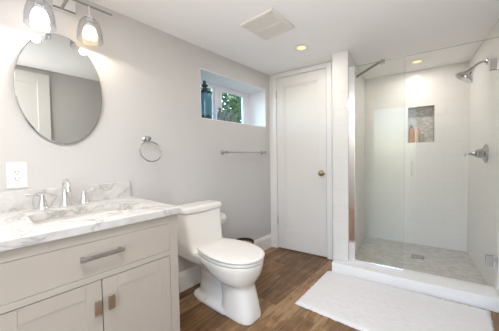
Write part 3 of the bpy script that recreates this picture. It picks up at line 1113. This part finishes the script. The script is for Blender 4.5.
t = thing('shower_door', 'hinged clear glass shower door beside the right wall', 'shower door', (1.66, GT, 0.108), 'B')
b = NB(); box(b, 1.384, 1.944, GT - .005, GT + .005, 0.112, ZG1)
part('pane', b, M['glass'], t)
b = NB(); box(b, 1.3825, 1.384, GT - .005, GT + .005, 0.112, ZG1); box(b, 1.3825, 1.944, GT - .005, GT + .005, ZG1, ZG1 + .0015)
part('polished_edge', b, M['glassedge'], t, 'greenish polished glass edge')
for hz in (1.745, 0.312):
    b = NB()
    box(b, 1.893, 1.935, GT - .014, GT - .005, hz - .040, hz + .040, 0.002)
    box(b, 1.893, 1.935, GT + .005, GT + .014, hz - .040, hz + .040, 0.002)
    tube(b, [(1.940, GT, hz - .042), (1.940, GT, hz + .042)], 0.010, 14)
    box(b, 1.944, 1.9545, GT - .028, GT + .028, hz - .042, hz + .042, 0.002)
    part('hinge', b, M['chrome'], t, 'chrome square glass hinge')
b = NB()
for sg in (-1, 1):
    tube(b, [(1.437, GT + sg * .006, 1.045), (1.437, GT + sg * .035, 1.045), (1.437, GT + sg * .042, 1.035), (1.437, GT + sg * .042, 0.945), (1.437, GT + sg * .035, 0.935), (1.437, GT + sg * .006, 0.935)], 0.006, 10)
part('pull_handle', b, M['nickel'], t, 'slim metal pull handle')

# shower head, valve, drain
HT = 0.20
t = thing('showerhead', 'chrome shower head on a curved arm at the right shower wall', 'shower head', (1.955, HT, 1.86), 'B')
b = NB()
lathe(b, [(0.028, 0), (0.026, 0.006), (0.012, 0.012)], (1.9545, HT, 1.872), 'X', 20, sgn=-1)
tube(b, [(1.95, HT, 1.872), (1.93, HT, 1.874), (1.905, HT, 1.868), (1.882, HT, 1.850), (1.868, HT, 1.834)], 0.0105, 12)
part('arm', b, M['pewter'], t)
b = NB()
ax = Vector((-0.62, 0, -0.78)).normalized()
p0 = Vector((1.872, HT, 1.840))
prof = [(0.0, 0.013), (0.015, 0.019), (0.03, 0.022), (0.058, 0.040), (0.085, 0.066), (0.100, 0.072), (0.106, 0.070)]
tube(b, [p0 + ax * h for h, r in prof], [r for h, r in prof], 24)
part('head', b, M['pewter'], t)

VT = 0.175
t = thing('shower_valve', 'chrome shower valve with lever on the right shower wall', 'shower valve', (1.955, VT, 1.09), 'B')
b = NB()
lathe(b, [(0.080, 0), (0.080, 0.005), (0.070, 0.014), (0.050, 0.020), (0.040, 0.030), (0.038, 0.055), (0.030, 0.062)], (1.9545, VT, 1.105), 'X', 28, sgn=-1)
part('escutcheon', b, M['pewter'], t)
b = NB()
lathe(b, [(0.026, 0.060), (0.030, 0.068), (0.018, 0.085), (0.011, 0.105), (0.008, 0.125), (0.008, 0.132)], (1.9545, VT, 1.105), 'X', 18, sgn=-1)
tube(b, [(1.826, VT, 1.105), (1.820, VT - .005, 1.092), (1.820, VT - .01, 1.076)], [0.008, 0.007, 0.005], 10)
part('lever', b, M['pewter'], t)

t = thing('shower_drain', 'square metal drain grate in the shower floor mosaic', 'drain', (1.50, 0.44, 0.03), 'B')
b = NB()
dx0, dx1, dy0, dy1 = 1.445, 1.555, 0.40, 0.49
box(b, dx0, dx1, dy0, dy0 + .01, 0.028, 0.034, 0.001); box(b, dx0, dx1, dy1 - .01, dy1, 0.028, 0.034, 0.001)
box(b, dx0, dx0 + .01, dy0, dy1, 0.028, 0.034, 0.001); box(b, dx1 - .01, dx1, dy0, dy1, 0.028, 0.034, 0.001)
for i in range(1, 8):
    x = dx0 + (dx1 - dx0) * i / 8
    box(b, x - .004, x + .004, dy0 + .008, dy1 - .008, 0.029, 0.033)
part('grate', b, M['steel'], t)
b = NB(); box(b, dx0 + .004, dx1 - .004, dy0 + .004, dy1 - .004, 0.0285, 0.0295)
part('well', b, M['slot'], t)

# bottles in the niche
zn = NZ0 + 0.004
def niche_bottle(s, tt, r, h, mat, capmat, lab, pump=False):
    t = thing('shampoo_bottle', lab, 'bottle', (s, tt, zn), 'B')
    b = NB()
    lathe(b, [(r * .92, 0), (r, .006), (r, h * .72), (r * .8, h * .80), (r * .42, h * .85)], (s, tt, zn), 'Z', 20)
    part('body', b, mat, t)
    b = NB()
    if pump:
        lathe(b, [(r * .45, h * .84), (r * .45, h * .90), (r * .18, h * .905), (r * .18, h * .98), (r * .5, h * .98), (r * .5, h)], (s, tt, zn), 'Z', 16)
        box(b, s - r * 1.1, s, tt - r * .2, tt + r * .2, zn + h * .965, zn + h)
    else:
        lathe(b, [(r * .6, h * .84), (r * .6, h), (r * .5, h * 1.01)], (s, tt, zn), 'Z', 16)
    part('cap', b, capmat, t)


niche_bottle(1.442, TB + .05, 0.024, 0.205, M['orange'], M['greenp'], 'orange bottle with a green cap at the left of the shower niche')
niche_bottle(1.497, TB + .05, 0.026, 0.185, M['cream'], M['plast'], 'cream pump bottle in the shower niche beside the orange bottle', True)
niche_bottle(1.550, TB + .055, 0.020, 0.12, M['frame'], M['plast'], 'short tan bottle in the shower niche, rightmost bottle there')

# framed print on the wall behind the camera, seen in the shower glass
t = thing('framed_picture', 'pale framed print reflected in the fixed shower glass', 'picture', (1.0, -0.6, 1.74))
px0, px1, pz0, pz1 = 0.79, 1.19, 1.495, 1.975
b = NB()
w = 0.022
box(b, px0, px0 + w, -0.6, -0.578, pz0, pz1, 0.002); box(b, px1 - w, px1, -0.6, -0.578, pz0, pz1, 0.002)
box(b, px0, px1, -0.6, -0.578, pz0, pz0 + w, 0.002); box(b, px0, px1, -0.6, -0.578, pz1 - w, pz1, 0.002)
part('frame', b, M['frame'], t)
b = NB(); box(b, px0 + .01, px1 - .01, -0.598, -0.588, pz0 + .01, pz1 - .01)
part('mat_board', b, M['mat'], t)
b = NB(); box(b, px0 + .10, px1 - .10, -0.589, -0.587, pz0 + .12, pz1 - .12)
part('print', b, M['pic'], t)
